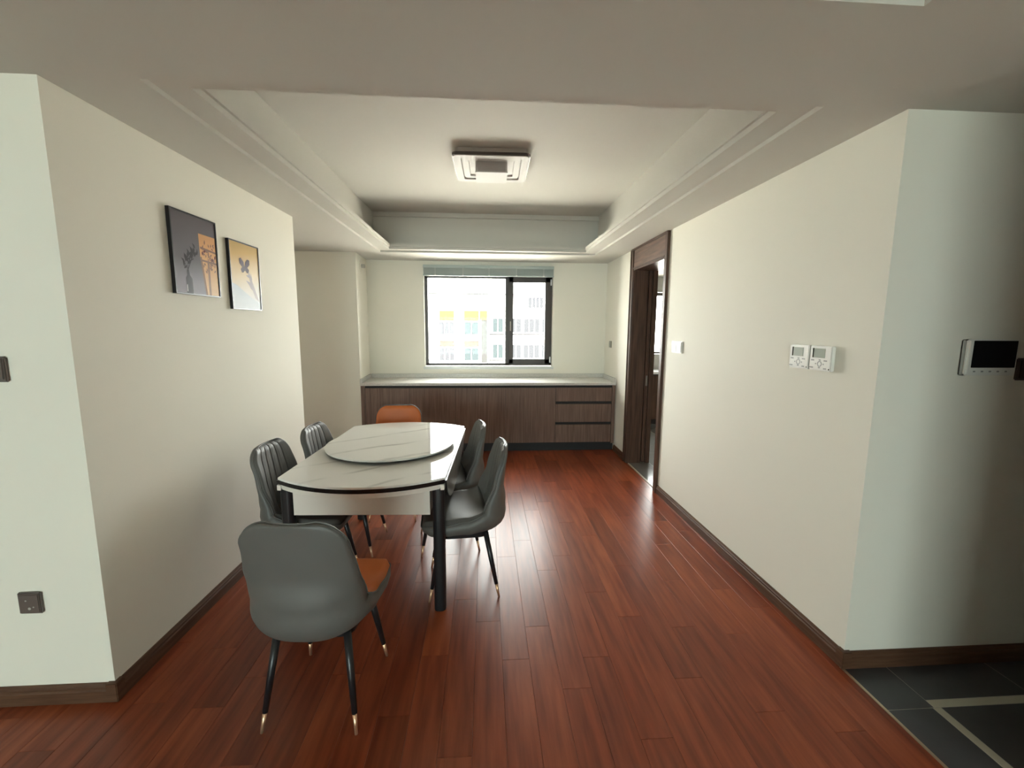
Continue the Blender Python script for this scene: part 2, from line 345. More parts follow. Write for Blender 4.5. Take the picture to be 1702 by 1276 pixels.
# ------------------------------------------------------------------ dining window
def window(name, x0, x1, z0, z1, y, fr, label, mullion=None):
    wnd = thing(name, label, 'window', (0, 0, 0)); wnd['kind'] = 'structure'
    f = MB(); t = .045
    f.box(x0, x1, y, y+.06, z1-t*1.15, z1); f.box(x0, x1, y, y+.06, z0, z0+t*.75); f.box(x0, x0+t*.8, y, y+.06, z0, z1); f.box(x1-t*.8, x1, y, y+.06, z0, z1)
    if mullion: f.box(mullion-.028, mullion+.028, y, y+.06, z0, z1)
    f.build('window_frame', fr, wnd, .004); return wnd
YW = 5.85
w1 = window('window_1', WX0+.004, WX1-.004, WZ0+.008, 2.245, YW, ALU, 'bronze-framed window with venetian blind above the worktop', .305)
b = MB(); b.box(-.77, .29, YW+.035, YW+.041, 1.05, 2.21); b.build('glass_pane', GLASS, w1)
sash = MB(); sx0, sx1, sz0, sz1 = .325, .885, 1.055, 2.222; k = .070
sash.box(sx0, sx0+k*.85, YW-.02, YW+.03, sz0, sz1); sash.box(sx1-k, sx1, YW-.02, YW+.03, sz0, sz1); sash.box(sx0, sx1, YW-.02, YW+.03, sz0, sz0+k*.9); sash.box(sx0, sx1, YW-.02, YW+.03, sz1-k*1.1, sz1)
sash = sash.build('opening_sash', ALU, w1, .004)
b = MB(); b.box(sx0+.045, sx1-.05, YW+.01, YW+.016, sz0+.05, sz1-.055); b.build('glass_pane', GLASS, sash)
b = MB(); b.box(.338, .352, YW-.05, YW-.036, 1.50, 1.63); b.box(.339, .351, YW-.04, YW-.019, 1.575, 1.60); b.build('window_handle', M('bronze_handle', (.35, .29, .24), .35, .7), sash, .003)
for z in (1.11, 2.15):
    b = MB(); b.box(.884, .900, YW-.03, YW, z-.04, z+.04); b.build('hinge', SILVER, sash, .003)
b = MB(); b.box(WX0, WX1, YW+.0, 5.99, 2.243, 2.352); b.build('head_filler', ALU, w1)
b = MB(); b.box(WX0-.02, WX1+.02, YB-.014, YW, .985, 1.022); b.build('window_sill', M('white_stone_sill', (.72, .73, .70), .25), w1, .003)
bl = thing('venetian_blind', 'raised grey-green venetian blind stacked at the window head', 'blind', (.057, YB-.028, 2.21))
hw = .857
b = MB(); b.box(-hw, hw, -.022, .022, .098, .138); b.build('head_rail', BLIND, bl, .003)
sl = MB(); sl.add([(-hw+.005, -.023, 0), (hw-.005, -.023, 0), (hw-.005, 0, .0025), (-hw+.005, 0, .0025), (hw-.005, .023, 0), (-hw+.005, .023, 0),
                   (-hw+.005, -.023, .0028), (hw-.005, -.023, .0028), (hw-.005, 0, .0053), (-hw+.005, 0, .0053), (hw-.005, .023, .0006), (-hw+.005, .023, .0028)],
                  [(0,1,2,3),(3,2,4,5),(6,9,8,7),(9,11,10,8),(0,6,7,1),(5,4,10,11)]); slm = sl.mesh('slat', BLIND)
for i in range(20): o = link('slat', slm, bl); o.location = (0, 0, .018+i*.0041)
b = MB(); b.box(-hw, hw, -.024, .024, 0, .016); b.build('bottom_rail', BLIND, bl, .003)
for xx in (-.70, -.34, 0, .36, .72):
    b = MB(); b.box(xx-.012, xx+.012, -.027, -.024, .004, .014); b.box(xx-.002, xx+.002, -.026, -.024, .014, .1); b.build('ladder_clip', WHITEP, bl)
w2 = window('window_2', KX0+.004, KX1-.004, KZ0+.004, KZ1-.004, 7.16, ALU, 'kitchen window seen through the doorway', 3.3)
b = MB(); b.box(KX0+.03, KX1-.03, 7.195, 7.2, KZ0+.03, KZ1-.03); b.build('glass_pane', GLASS, w2)
w3 = window('window_3', LX0+.004, LX1-.004, LZ0+.004, LZ1-.004, -6.12, ALU, 'living room window behind the viewpoint', -1.7)
b = MB(); b.box(LX0+.03, LX1-.03, -6.1, -6.095, LZ0+.03, LZ1-.03); b.build('glass_pane', thin_glass('daylight_dimming_glass', (.74, .82, .82)), w3)  # tint put in to weaken the daylight from behind the camera
w4 = thing('added_window_4', 'added unseen window that brightens the side corridor and alcove wall', 'window'); w4['kind'] = 'structure'  # invented opening, lets daylight onto the alcove wall
b = MB()
for (y0_, y1_, z0_, z1_) in ((3.755, 3.80, .805, 2.095), (5.0, 5.045, .805, 2.095), (3.80, 5.0, .805, .85), (3.80, 5.0, 2.05, 2.095)): b.box(-4.72, -4.66, y0_, y1_, z0_, z1_)
b.build('window_frame', ALU, w4, .003)
b = MB(); b.box(-4.695, -4.69, 3.79, 5.01, .84, 2.06); b.build('glass_pane', thin_glass('corridor_dimming_glass', (.24, .25, .25)), w4)  # dark tint holds back the added window's daylight
b = MB(); b.box(-4.8, 4.6, -8.4, -6.2, 2.55, 3.0); struct(b.build('sun_block_slab', WALL))  # added unseen overhang, keeps direct sun out of the living room

# ------------------------------------------------------------------ sideboard units, worktop
YF_ = 5.19
def unit(name, x0, x1, label, loc_label=None):
    u = thing(name, label, 'cabinet', ((x0+x1)/2, YF_, 0), 0, 'walnut base cabinets under the worktop'); h = (x1-x0)/2
    b = MB(); b.box(-h, h, .02, YB-YF_-.004, .112, .836); b.build('carcass', DARK, u)
    b = MB(); b.box(-h, h, .05, .065, .001, .112); b.build('toe_kick', M('black_plinth', (.012, .012, .013), .5), u)
    return u, h
def front(u, x0, x1, z0, z1, name): 
    b = MB(); b.box(x0+.0012, x1-.0012, 0, .019, z0+.001, z1-.001); return b.build(name, WALNUT, u, .001, 1)
u, h = unit('base_cabinet', -1.494, -.365, 'walnut two-door base cabinet at the left end, behind the orange chair')
front(u, -h+.05, .018, .115, .812, 'cabinet_door'); front(u, .018, h, .115, .812, 'cabinet_door')
b = MB(); b.box(-h, -h+.048, -.003, .02, .10, .842); b.build('end_panel', WALNUT, u)
u, h = unit('base_cabinet', -.365, .877, 'walnut two-door base cabinet in the middle of the run')
front(u, -h, 0, .115, .812, 'cabinet_door'); front(u, 0, h, .115, .812, 'cabinet_door')
u, h = unit('drawer_cabinet', .877, 1.628, 'walnut three-drawer base cabinet at the right end beside the doorway')
for z0, z1 in ((.115, .345), (.375, .606), (.638, .812)):
    front(u, -h, h-.042, z0, z1, 'drawer')
for z0 in (.347, .608):
    b = MB(); b.box(-h+.004, h-.044, .012, .02, z0, z0+.028); b.build('drawer_channel', DARK, u)
b = MB(); b.box(h-.04, h, -.003, .02, .10, .842); b.build('end_panel', WALNUT, u)
b = MB(); b.box(-1.498, 1.630, 5.172, YB-.002, .842, .875); wt = b.build('worktop', QUARTZ, None, .003)
tag(wt, 'pale quartz worktop with low upstands running along under the window', 'worktop')
b = MB(); b.box(-1.51, 1.63, YB-.022, YB-.002, .872, .925); b.build('upstand', QUARTZ, wt, .003)
b = MB(); b.prism([(-1.497, 5.172), (-1.480, 5.172), (-1.510, YB-.02), (-1.530, YB-.02)], .872, .925); b.build('upstand', QUARTZ, wt, .003)
b = MB(); b.prism([(1.612, 5.172), (1.632, 5.172), (1.638, YB-.02), (1.618, YB-.02)], .872, .925); b.build('upstand', QUARTZ, wt, .003)

# kitchen furniture seen through the doorway
u = thing('kitchen_base_cabinet', 'dark kitchen base cabinet under the white counter, seen through the doorway', 'cabinet', (3.0, 6.62, 0))
b = MB(); b.box(-.98, .98, .02, .47, .08, .82); b.build('carcass', DARK, u)
for i in range(4):
    b = MB(); b.box(-.98+i*.49+.002, -.98+(i+1)*.49-.002, 0, .02, .09, .80); b.build('cabinet_door', DOORW, u, .001, 1)
b = MB(); b.box(-.98, .98, .05, .07, .001, .08); b.build('toe_kick', DARK, u)
b = MB(); b.box(1.96, 4.3, 6.59, 7.09, .822, .86); tag(b.build('kitchen_counter', M('white_counter_stone', (.7, .7, .68), .2), None, .003), 'white kitchen counter below the kitchen window, seen through the doorway', 'worktop')

# ------------------------------------------------------------------ ceiling lamp
lp = thing('ceiling_lamp', 'square white flush ceiling lamp with dark rim in the tray', 'lamp', (.055, 3.59, 2.85), math.radians(-1))
def RR(w_, r_=.03): return rrect(w_, w_, r_)
b = MB(); b.prism(RR(.535), -.042, 0); b.build('housing', LAMPW, lp)
b = MB(); b.ring(RR(.580, .045), RR(.535, .03), -.058, -.038); b.build('rim', LAMPG, lp)
b = MB(); b.ring(RR(.568, .04), RR(.455, .02), -.063, -.0415); b.build('outer_light_ring', LAMPW, lp, .002)
b = MB(); b.ring(RR(.44, .02), RR(.345, .015), -.054, -.0415); b.build('inner_light_ring', LAMPW, lp, .002)
b = MB(); b.prism(RR(.25, .02), -.122, -.112); b.build('centre_diffuser', LAMPW, lp, .002)
b = MB(); b.prism(RR(.244, .02), -.112, -.0415); b.build('centre_box', M('lamp_box_side', (.50, .47, .46), .45), lp)

# ------------------------------------------------------------------ pictures
def pic_mat(name, stops, axis='Z', extra=None):
    m = M(name, (.5, .5, .5), .45, spec=.12, coat=.08, coat_r=.25); N, L, b = nd(m)
    t = N.new('ShaderNodeTexCoord'); s = N.new('ShaderNodeSeparateXYZ'); L.new(t.outputs['Generated'], s.inputs[0])
    v = s.outputs[axis]
    if extra:
        mu = N.new('ShaderNodeMath'); mu.operation = 'MULTIPLY_ADD'; mu.inputs[1].default_value = extra; L.new(s.outputs['Y'], mu.inputs[0]); L.new(v, mu.inputs[2]); v = mu.outputs[0]
    r_ = ramp(m, v, stops); L.new(r_.outputs[0], b.inputs[0]); return m
def picture(yc, wd, zc, ht, label, painter):
    p = thing('picture_frame', label, 'picture', (xl(yc)+.001, yc, zc-ht/2), math.atan(-.0127), 'pictures on the left wall')
    b = MB(); t = .007; h = wd/2
    b.box(0, .018, -h, h, 0, t); b.box(0, .018, -h, h, ht-t, ht); b.box(0, .018, -h, -h+t, t, ht-t); b.box(0, .018, h-t, h, t, ht-t); b.build('frame', BLACKM, p)
    painter(p, h-t, t, ht-2*t); return p
def pts_layer(b, mi, poly, k, hw_, z0, hh):
    b.add([(.014+.0003*k, -hw_+u_*2*hw_, z0+v_*hh) for (u_, v_) in poly], [tuple(range(len(poly)))], mi)
def leaf(u0, v0, a, l, wd_):
    a = math.radians(a); dx, dy = math.cos(a), math.sin(a)
    return [(u0, v0), (u0+dx*l*.45-dy*wd_, v0+dy*l*.45+dx*wd_), (u0+dx*l, v0+dy*l), (u0+dx*l*.45+dy*wd_, v0+dy*l*.45-dx*wd_)]
def stem(u0, v0, u1, v1, wd_): 
    dx, dy = u1-u0, v1-v0; n = math.hypot(dx, dy); return [(u0+dy/n*wd_, v0-dx/n*wd_), (u1+dy/n*wd_, v1-dx/n*wd_), (u1-dy/n*wd_, v1+dx/n*wd_), (u0-dy/n*wd_, v0+dx/n*wd_)]
def paint_vase(p, hw_, z0, hh):
    b = MB(); L = lambda mi, poly, k: pts_layer(b, mi, poly, k, hw_, z0, hh)
    L(0, [(0, 0), (1, 0), (1, 1), (0, 1)], 0)
    L(1, [(.66, 0), (.98, 0), (.98, .80), (.58, .80), (.585, .5)], 1)
    for s_ in ([(.6, .635), (.6, .605), (.98, .58), (.98, .605)], [(.6, .47), (.6, .445), (.98, .43), (.98, .455)], [(.74, 0), (.79, 0), (.80, .46), (.75, .46)], [(.585, .5), (.62, .5), (.70, 0), (.66, 0)]): L(2, s_, 2)
    random.seed(3)
    for i in range(44): L(2, leaf(.64+.3*random.random(), .28+.4*random.random(), random.uniform(20, 160), .06, .014), 3)
    for (a, c, d) in ((.66, .57, 20), (.63, .52, 70), (.93, .50, 60), (.90, .47, 150)): L(3, leaf(a, c, d, .07, .02), 4)
    L(4, [(.22, 0), (.36, 0), (.36, .19), (.31, .23), (.295, .30), (.255, .30), (.25, .23), (.22, .19)], 2); L(5, [(.225, .02), (.245, .02), (.245, .11), (.225, .11)], 3)
    for (a, c, d, e_) in ((.28, .3, .30, .45), (.28, .3, .45, .55), (.28, .3, .2, .40), (.3, .4, .42, .45)): L(4, stem(a, c, d, e_, .006), 3)
    for i in range(34):
        t_ = random.random(); L(4, leaf(.2+.3*t_+random.uniform(-.03, .03), .34+.22*t_+random.uniform(-.06, .06), random.uniform(20, 150), .09, .018), 3)
    mats = [pic_mat('print_dusk', [(0, (.30, .28, .33)), (.45, (.14, .125, .14)), (1, (.115, .095, .105))]), pic_mat('print_orange_light', [(0, (.80, .52, .26)), (.6, (.75, .38, .15)), (1, (.62, .30, .12))]),
            M('print_brown', (.30, .16, .10), .45, spec=.12, coat=.08, coat_r=.25), M('print_dark_red', (.16, .04, .03), .45, spec=.12, coat=.08, coat_r=.25), M('print_charcoal', (.030, .026, .030), .45, spec=.12, coat=.08, coat_r=.25), M('print_white', (.8, .8, .8), .45, spec=.12, coat=.08, coat_r=.25)]
    b.build('print', mats, p)
def paint_butterfly(p, hw_, z0, hh):
    b = MB(); L = lambda mi, poly, k: pts_layer(b, mi, poly, k, hw_, z0, hh)
    L(0, [(0, 0), (1, 0), (1, 1), (0, 1)], 0)
    L(1, [(0, 0), (1, 0), (1, .07), (.75, .15), (.45, .25), (.2, .34), (0, .38)], 1)  # blue-grey wedge across the bottom of the print
    for s_ in ([(.56, .62), (.60, .62), (.95, .12), (.80, .18), (.66, .38)], leaf(.72, .36, 160, .24, .03), leaf(.76, .28, 145, .26, .025), leaf(.7, .4, 95, .18, .03), leaf(.66, .5, 170, .16, .02)): L(2, s_, 2)
    for s_ in ([(.47, .635), (.45, .72), (.36, .78), (.30, .76), (.31, .69), (.38, .645)], [(.49, .64), (.51, .72), (.58, .775), (.66, .77), (.66, .70), (.58, .65)], [(.47, .64), (.39, .645), (.34, .60), (.37, .555), (.43, .56), (.475, .60)], [(.49, .64), (.57, .65), (.63, .61), (.60, .565), (.54, .56), (.49, .60)], [(.462, .59), (.485, .59), (.495, .66), (.47, .66)], stem(.475, .655, .44, .70, .002), stem(.485, .655, .505, .705, .002)): L(3, s_, 3)
    mats = [pic_mat('print_gold_sky', [(0, (.66, .69, .74)), (.45, (.82, .66, .44)), (.8, (.66, .43, .15)), (1.15, (.56, .36, .12))], 'Z', -.12),
            pic_mat('print_blue_grey', [(0, (.62, .67, .72)), (1, (.45, .48, .52))], 'Z'), M('print_lilac_grey', (.50, .44, .46), .45, spec=.12, coat=.08, coat_r=.25), M('print_butterfly', (.13, .09, .12), .45, spec=.12, coat=.08, coat_r=.25)]
    b.build('print', mats, p)
picture(2.416, .352, 1.913, .412, 'black-framed print of a dark vase of twigs against orange light', paint_vase)
picture(2.866, .328, 1.856, .412, 'black-framed print of a butterfly over a golden sky', paint_butterfly)

# ------------------------------------------------------------------ wall fittings
def on_right(yc, zc): return (xr(yc)-.0, yc, zc)
for i, (yc, lab) in enumerate(((2.114, 'white square thermostat, the one nearer the kitchen doorway'), (1.974, 'white square thermostat, the one nearer the intercom corner'))):
    t = thing('thermostat', lab, 'thermostat', (xr(yc), yc, 1.349), 0, 'thermostats on the right wall')
    b = MB(); b.box(-.024, -.001, -.067, .067, 0, .120); b.build('body', WHITEP, t, .004)
    b = MB(); b.box(-.0255, -.0238, -.030, .040, .063, .108); b.build('screen', LCD, t, .0005)
    b = MB(); b.box(-.0262, -.0238, .040, .046, .063, .109); b.build('screen_shade', SCREEN, t)
    b = MB()
    for (y_, z_, w_) in ((.045, .050, .010), (.0, .052, .006), (-.035, .050, .010), (.05, .014, .012), (-.035, .012, .009), (.024, .033, .003), (-.024, .033, .003), (0, .015, .006)):
        b.box(-.0246, -.0238, y_-w_, y_+w_, z_-.003, z_+.003)
    b.build('button_marks', INK, t)
    b = MB(); b.ring(circ(.014, 20), circ(.010, 20), 0, .0008); o = b.build('dial_mark', INK, t); o.rotation_euler = (0, math.radians(-90), 0); o.location = (-.0238, 0, .033)
    b = MB(); b.box(-.0246, -.0238, -.061, -.057, .007, .014); b.build('indicator', SCREEN, t)
sw = thing('light_switch', 'white double light switch beside the kitchen doorway', 'switch', (xr(3.53), 3.53, 1.348))
b = MB(); b.box(-.010, -.0005, -.092, .092, -.004, .092); b.build('plate', WHITEP, sw, .003)
for s in (-1, 1):
    b = MB(); b.box(-.016, -.009, min(s*.003, s*.086), max(s*.003, s*.086), .002, .086); b.build('rocker', WHITEP, sw, .002)
sk = thing('wall_socket', 'small grey-green socket on the right wall above the worktop end', 'socket', (xr(5.5), 5.5, 1.295))
b = MB(); b.box(-.014, -.0005, -.043, .043, 0, .086); b.build('plate', GRNPL, sk, .003)
b = MB(); b.box(-.016, -.0135, -.028, .028, .014, .072); b.build('insert', GRNPL, sk, .001)
# front-facing walls (normal -y)
def plate(name, x0, x1, z0, z1, yf, label, cat, mat, th=.013):
    p = thing(name, label, cat, ((x0+x1)/2, yf, z0)); h = (x1-x0)/2
    b = MB(); b.box(-h, h, -th, -.0005, 0, z1-z0); b.build('plate', mat, p, .004); return p, h
p, h = plate('wall_socket', -1.853, -1.767, .405, .505-.01, 1.697, 'brown square power socket low on the left front wall', 'socket', DKPL)
b = MB(); b.box(-.036, .036, -.0145, -.0128, .009, .081); b.build('insert', DKPL, p, .001)
for (x_, z_, r_) in ((-.010, .058, .0035), (.0, .024, .0055), (.016, .030, .003)):
    b = MB(); b.prism(circ(r_, 10), 0, .001); o = b.build('pin_hole', GREYP, p); o.rotation_euler = (math.radians(90), 0, 0); o.location = (x_, -.0145, z_)
p, h = plate('light_switch', -1.853, -1.767, 1.337, 1.432, 1.697, 'brown switch plate at the left edge of the photo, at chest height', 'switch', DKPL)
b = MB(); b.box(-.036, .036, -.0175, -.0128, .010, .086); b.build('rocker', DKPL, p, .002)
p, h = plate('light_switch', 2.272, 2.365, 1.337, 1.432, 1.69, 'dark brown switch plate right of the intercom', 'switch', M('dark_brown_plastic', (.04, .022, .015), .3))
b = MB(); b.box(-.038, .038, -.0175, -.0128, .010, .086); b.build('rocker', M('dark_brown_rocker', (.035, .02, .013), .25), p, .002)
ic = thing('intercom', 'white wall intercom panel with black screen on the right front wall', 'intercom', (2.128, 1.69, 1.360))
b = MB(); b.box(-.118, .118, -.008, -.0005, -.002, .150); b.build('mounting_plate', GREYP, ic, .004)
b = MB(); b.box(-.109, .120, -.026, -.008, 0, .152); b.build('body', WHITEP, ic, .006)
b = MB(); b.box(-.090, .108, -.0285, -.0255, .033, .146); b.build('screen', SCREEN, ic, .001)
for x_ in (-.072, -.036, 0, .036, .072):
    b = MB(); b.box(x_-.005, x_+.005, -.0275, -.0255, .014, .020); b.build('button', INK, ic, .0005)
pc = thing('pipe_cover', 'round ivory pipe cover with two capped stubs high beside the alcove corner', 'pipe cover', (-1.5145, 5.50, 2.285))
pc.rotation_euler = (0, math.radians(90), math.radians(3.8)) 
b = MB(); b.prism(circ(.085, 28), 0, .008); b.build('cover_disc', WALL, pc, .002)
for dy, dz in ((-.034, -.004), (.034, .004)):
    b = MB(); b.tube([(-dz, dy, .006), (-dz, dy, .034)], .024, 14); b.build('pipe_stub', GREYP, pc)

# ------------------------------------------------------------------ dining table
TR = math.radians(-2.3); TC = (-.626, 2.795)
tb = thing('dining_table', 'white marble-topped dining table with curved ends and black legs', 'table', (TC[0], TC[1], 0), TR)
def outline(R_, hx, n=28):
    P = []; a = math.acos(hx/R_)
    for i in range(n+1): t = a+(math.pi-2*a)*i/n; P.append((R_*math.cos(t), R_*math.sin(t)))
    for i in range(n+1): t = math.pi+a+(math.pi-2*a)*i/n; P.append((R_*math.cos(t), R_*math.sin(t)))
    return P
b = MB(); b.prism(outline(.733, .437), .750, .762, 0, False); b.build('tabletop', MARBLE, tb, .0015, 2)
b = MB(); b.prism(outline(.732, .436), .7275, .750); b.build('tabletop_edge', M('black_edge', (.008, .008, .009), .2), tb, .002)
b = MB(); b.prism(outline(.726, .420), .702, .7275); b.build('top_frame', WHITEL, tb)
b = MB(); b.box(-.362, .356, -.592, -.574, .556, .706); b.build('apron', WHITEL, tb, .001)
b = MB(); b.box(-.362, .356, .574, .592, .556, .706); b.build('apron', WHITEL, tb, .001)
for s in (-1, 1):
    b = MB(); b.box(s*.345-.009, s*.345+.009, -.573, .573, .556, .706); b.build('apron', WHITEL, tb, .001)
for sx in (-1, 1):
    for sy_ in (-1, 1):
        b = MB(); b.ring(rrect(.064, .066, .024, 5), rrect(.056, .058, .02, 5), .004, .706); lg = b.build('leg', BLACKM, tb); lg.location = (sx*.400, sy_*.566, 0)
        b = MB(); b.prism(rrect(.056, .058, .02, 5), .69, .696); b.build('leg_plug', BLACKM, lg)
        b = MB(); b.prism(rrect(.062, .064, .022, 5), .0005, .004); b.build('foot_pad', BLACKM, lg)
        b = MB(); b.box(sx*.425-.010, sx*.425+.010, sy_*.585-.02, sy_*.585+.02, .698, .7275); b.box(min(sx*.38, sx*.43), max(sx*.38, sx*.43), sy_*.59-.008, sy_*.59+.008, .715, .7275); b.build('bracket', WHITEL, tb, .001)
def seg_leaf(R_, c, n=26):
    a = math.acos(c/R_); return [(R_*math.sin(-a+2*a*i/n), -.87*(R_*math.cos(-a+2*a*i/n)-c)) for i in range(n+1)]
for s in (-1, 1):
    P = seg_leaf(.733, .437); b = MB(); n = len(P); vs = [(0, y_, z_) for (y_, z_) in P]+[(s*.010, y_, z_) for (y_, z_) in P]
    b.add(vs, [tuple(range(n))], 1); b.add([], []); b.f.append(tuple(range(2*n-1, n-1, -1))); b.m.append(0); b.sm.append(False)
    for i in range(n): j = (i+1) % n; b.f.append((i, j, n+j, n+i)); b.m.append(1); b.sm.append(False)
    o = b.build('drop_leaf', [MARBLE, BLACKM], tb); o.location = (s*.436, 0, .745); o.rotation_euler = (0, math.radians(s*5), 0)
ls = thing('lazy_susan', 'round white marble turntable standing on the dining table', 'turntable', (-.620, 2.812, .7625), TR)
b = MB(); b.prism(circ(.412, 96), .018, .028, 0, False); b.build('turntable_top', MARBLE, ls, .0015)
b = MB(); b.prism(circ(.405, 72), .012, .018); b.build('underside_plate', M('dark_underside', (.05, .055, .055), .3), ls)
b = MB(); b.prism(circ(.16, 40), 0, .012); b.build('swivel_base', BLACKM, ls)

# ------------------------------------------------------------------ chairs
def bez(ctrl, n):
    # Catmull-Rom through control points
    P = [Vector(c) for c in ctrl]; P = [P[0]*2-P[1]]+P+[P[-1]*2-P[-2]]; out = []
    for i in range(1, len(P)-2):
        for k in range(n):
            t = k/n; a, b_, c, d = P[i-1:i+3]
            out.append(.5*((2*b_)+(c-a)*t+(2*a-5*b_+4*c-d)*t*t+(3*b_-a-3*c+d)*t**3))
    out.append(P[-2]); return out
dense = bez([(.235, .440), (.19, .452), (.08, .450), (-.05, .441), (-.135, .446), (-.186, .487), (-.208, .57), (-.228, .68), (-.245, .785), (-.260, .870)], 24)
cum = [0]
for i in range(1, len(dense)): cum.append(cum[-1]+(dense[i]-dense[i-1]).length)
LEN = cum[-1]
def at(s):
    s = min(max(s, 0), LEN); i = 1
    while i < len(cum)-1 and cum[i] < s: i += 1
    t = (s-cum[i-1])/(cum[i]-cum[i-1]); p = dense[i-1].lerp(dense[i], t); a = dense[max(i-3, 0)]; c = dense[min(i+3, len(dense)-1)]
    tg = (c-a).normalized(); return p, Vector((tg.y*-1, tg.x)) * -1
def interp(x, T):
    for (a, va), (c, vc) in zip(T, T[1:]):
        if x <= c: t = (x-a)/(c-a); t = t*t*(3-2*t); return va+(vc-va)*t
    return T[-1][1]
WT = [(0, .215), (.22, .228), (.40, .228), (.55, .215), (.72, .208), (.88, .194), (1, .187)]
AT = [(0, .0), (.15, .006), (.30, .034), (.44, .074), (.58, .076), (.76, .042), (1, .014)]
def surf(s, u, off):
    f_ = s/LEN; p, n = at(s); n = Vector((-n.x, -n.y)) if n.y < 0 and f_ < .3 else n
    W = interp(f_, WT); r_ = .10
    if s > LEN-r_: d = s-(LEN-r_); W = W-r_+math.sqrt(max(r_*r_-d*d, 0))
    rf = .06
    if s < rf: d = rf-s; W = W-rf+math.sqrt(max(rf*rf-d*d, 0))
    A = interp(f_, AT)*abs(u)**2.4
    q = p+n*(A+off); return Vector((u*W, q.x, q.y))
# inward normal check: at the seat it must point up, at the back forward
def build_chair_meshes():
    NS, NU = 44, 36; SS = [LEN*i/NS for i in range(NS+1)]; UU = [-1+2*j/NU for j in range(NU+1)]
    # denser near ends for round corners
    SS = sorted(set([0, .004, .012, .022, .036]+[s for s in SS if .045 < s < LEN-.105]+[LEN-.10+.10*math.sin(math.pi/2*k/9) for k in range(10)]))
    NSn = len(SS)
    def und(s, u):
        f_ = s/LEN; return -(.006+.076*interp(f_, [(0, .45), (.08, .85), (.35, 1.0), (.50, 1.0), (.60, .6), (.75, .16), (1, 0)])*(.42+.58*math.sqrt(max(0, 1-abs(u)**5))))
    b = MB(); ins = [[surf(s, u, .010) for u in UU] for s in SS]; outs = [[surf(s, u, und(s, u)) for u in UU] for s in SS]
    C = NU+1; vs = [p for r_ in ins for p in r_]+[p for r_ in outs for p in r_]; K = NSn*C; fs = []
    for i in range(NSn-1):
        for j in range(NU):
            a = i*C+j; fs.append((a, a+1, a+C+1, a+C)); fs.append((K+a, K+a+C, K+a+C+1, K+a+1))
    for i in range(NSn-1): a = i*C; fs.append((a, a+C, K+a+C, K+a)); a = i*C+NU; fs.append((a, K+a, K+a+C, a+C))
    for j in range(NU): fs.append((j, K+j, K+j+1, j+1)); a = (NSn-1)*C+j; fs.append((a, a+1, K+a+1, K+a))
    b.add(vs, fs, 0, True); shell = b
    def cushion(s0, s1, puff, channels):
        b = MB(); NV = 26; NC = 144 if channels else 30; vs = []; fs = []; Cc = NC+1
        for i in range(NV+1):
            s = s0+(s1-s0)*i/NV; e1 = min(1, (s-s0)/.03); e2 = min(1, (s1-s)/.03); ef = math.sqrt(max(0, 1-(1-e1)**2))*math.sqrt(max(0, 1-(1-e2)**2))
            for j in range(NC+1):
                u = (-1+2*j/NC)*.985; eu = min(1, (1-abs(u)/.985)/.10); eu = math.sqrt(max(0, 1-(1-eu)**2)); off = .0085+puff*ef*eu
                if channels:
                    d = min(abs(u-q) for q in (-.58, -.29, 0, .29, .58)); off -= .0045*ef*eu*math.exp(-(d/.017)**2); off += .0018*ef*eu*min(1, d/.145)
                vs.append(surf(s, u, off))
        for i in range(NV):
            for j in range(NC): a = i*Cc+j; fs.append((a, a+1, a+Cc+1, a+Cc))
        b.add(vs, fs, 0, True); return b
    J = LEN*.46
    pipe = MB(); loop = [surf(s, -1, .011) for s in SS]+[surf(LEN, u, .011) for u in UU[1:-1]]+[surf(s, 1, .011) for s in reversed(SS)]+[surf(0, u, .011) for u in reversed(UU[1:-1])]
    cl = []
    for p in loop:
        if not cl or (p-cl[-1]).length > .006: cl.append(p)
    pipe.tube(cl, .0028, 6, closed=True)
    me = {}
    me['shell'] = shell.mesh('shell', GREYF)
    me['seat'] = cushion(.006, J, .026, False).mesh('seat', GREYF); me['backrest'] = cushion(J, LEN-.006, .020, True).mesh('backrest', GREYF)
    me['seat_o'] = cushion(.006, J, .026, False).mesh('seat', ORANGE); me['backrest_o'] = cushion(J, LEN-.006, .020, False).mesh('backrest', ORANGE)
    me['piping'] = pipe.mesh('piping', PIPE)
    b = MB(); b.prism(rrect(.31, .27, .05), .358, .388); me['under_frame'] = b.mesh('under_frame', BLACKM)
    for n_, sx, sy_ in (('leg0', -1, 1), ('leg1', 1, 1), ('leg2', -1, -1), ('leg3', 1, -1)):
        A = Vector((sx*.135, sy_*.125, .380)); B = Vector((sx*.182, sy_*.198, 0)); t = B-A
        b = MB(); b.tube([A, A+t*.45, A+t*.80], [.0155, .014, .0105], 14); me[n_] = b.mesh('leg', BLACKM)
        b = MB(); b.tube([A+t*.79, B], [.0088, .0062], 12); me[n_+'t'] = b.mesh('leg_tip', GOLD)
    return me
CM = build_chair_meshes()
def chair(x_, y_, deg, label, orange=False):
    c = thing('dining_chair', label, 'chair', (x_, y_, 0), math.radians(deg), 'dining chairs round the table')
    link('shell', CM['shell'], c); s_ = link('seat', CM['seat_o' if orange else 'seat'], c); k_ = link('backrest', CM['backrest_o' if orange else 'backrest'], c)
    if orange: s_['label'] = 'orange seat cushion'; k_['label'] = 'orange backrest cushion'
    link('piping', CM['piping'], c); link('under_frame', CM['under_frame'], c)
    for i in range(4): l_ = link('leg', CM['leg%d' % i], c); t_ = link('leg_tip', CM['leg%dt' % i], l_); t_['label'] = 'gold leg tip'
    return c
chair(-.663, 1.69, -4, 'grey dining chair with orange seat in front, its back to the viewer', True)
chair(-.745, 3.49, 181, 'dining chair with orange backrest at the far head of the table', True)
chair(-1.035, 2.505, -92, 'grey channelled dining chair on the left side, nearer the viewer')
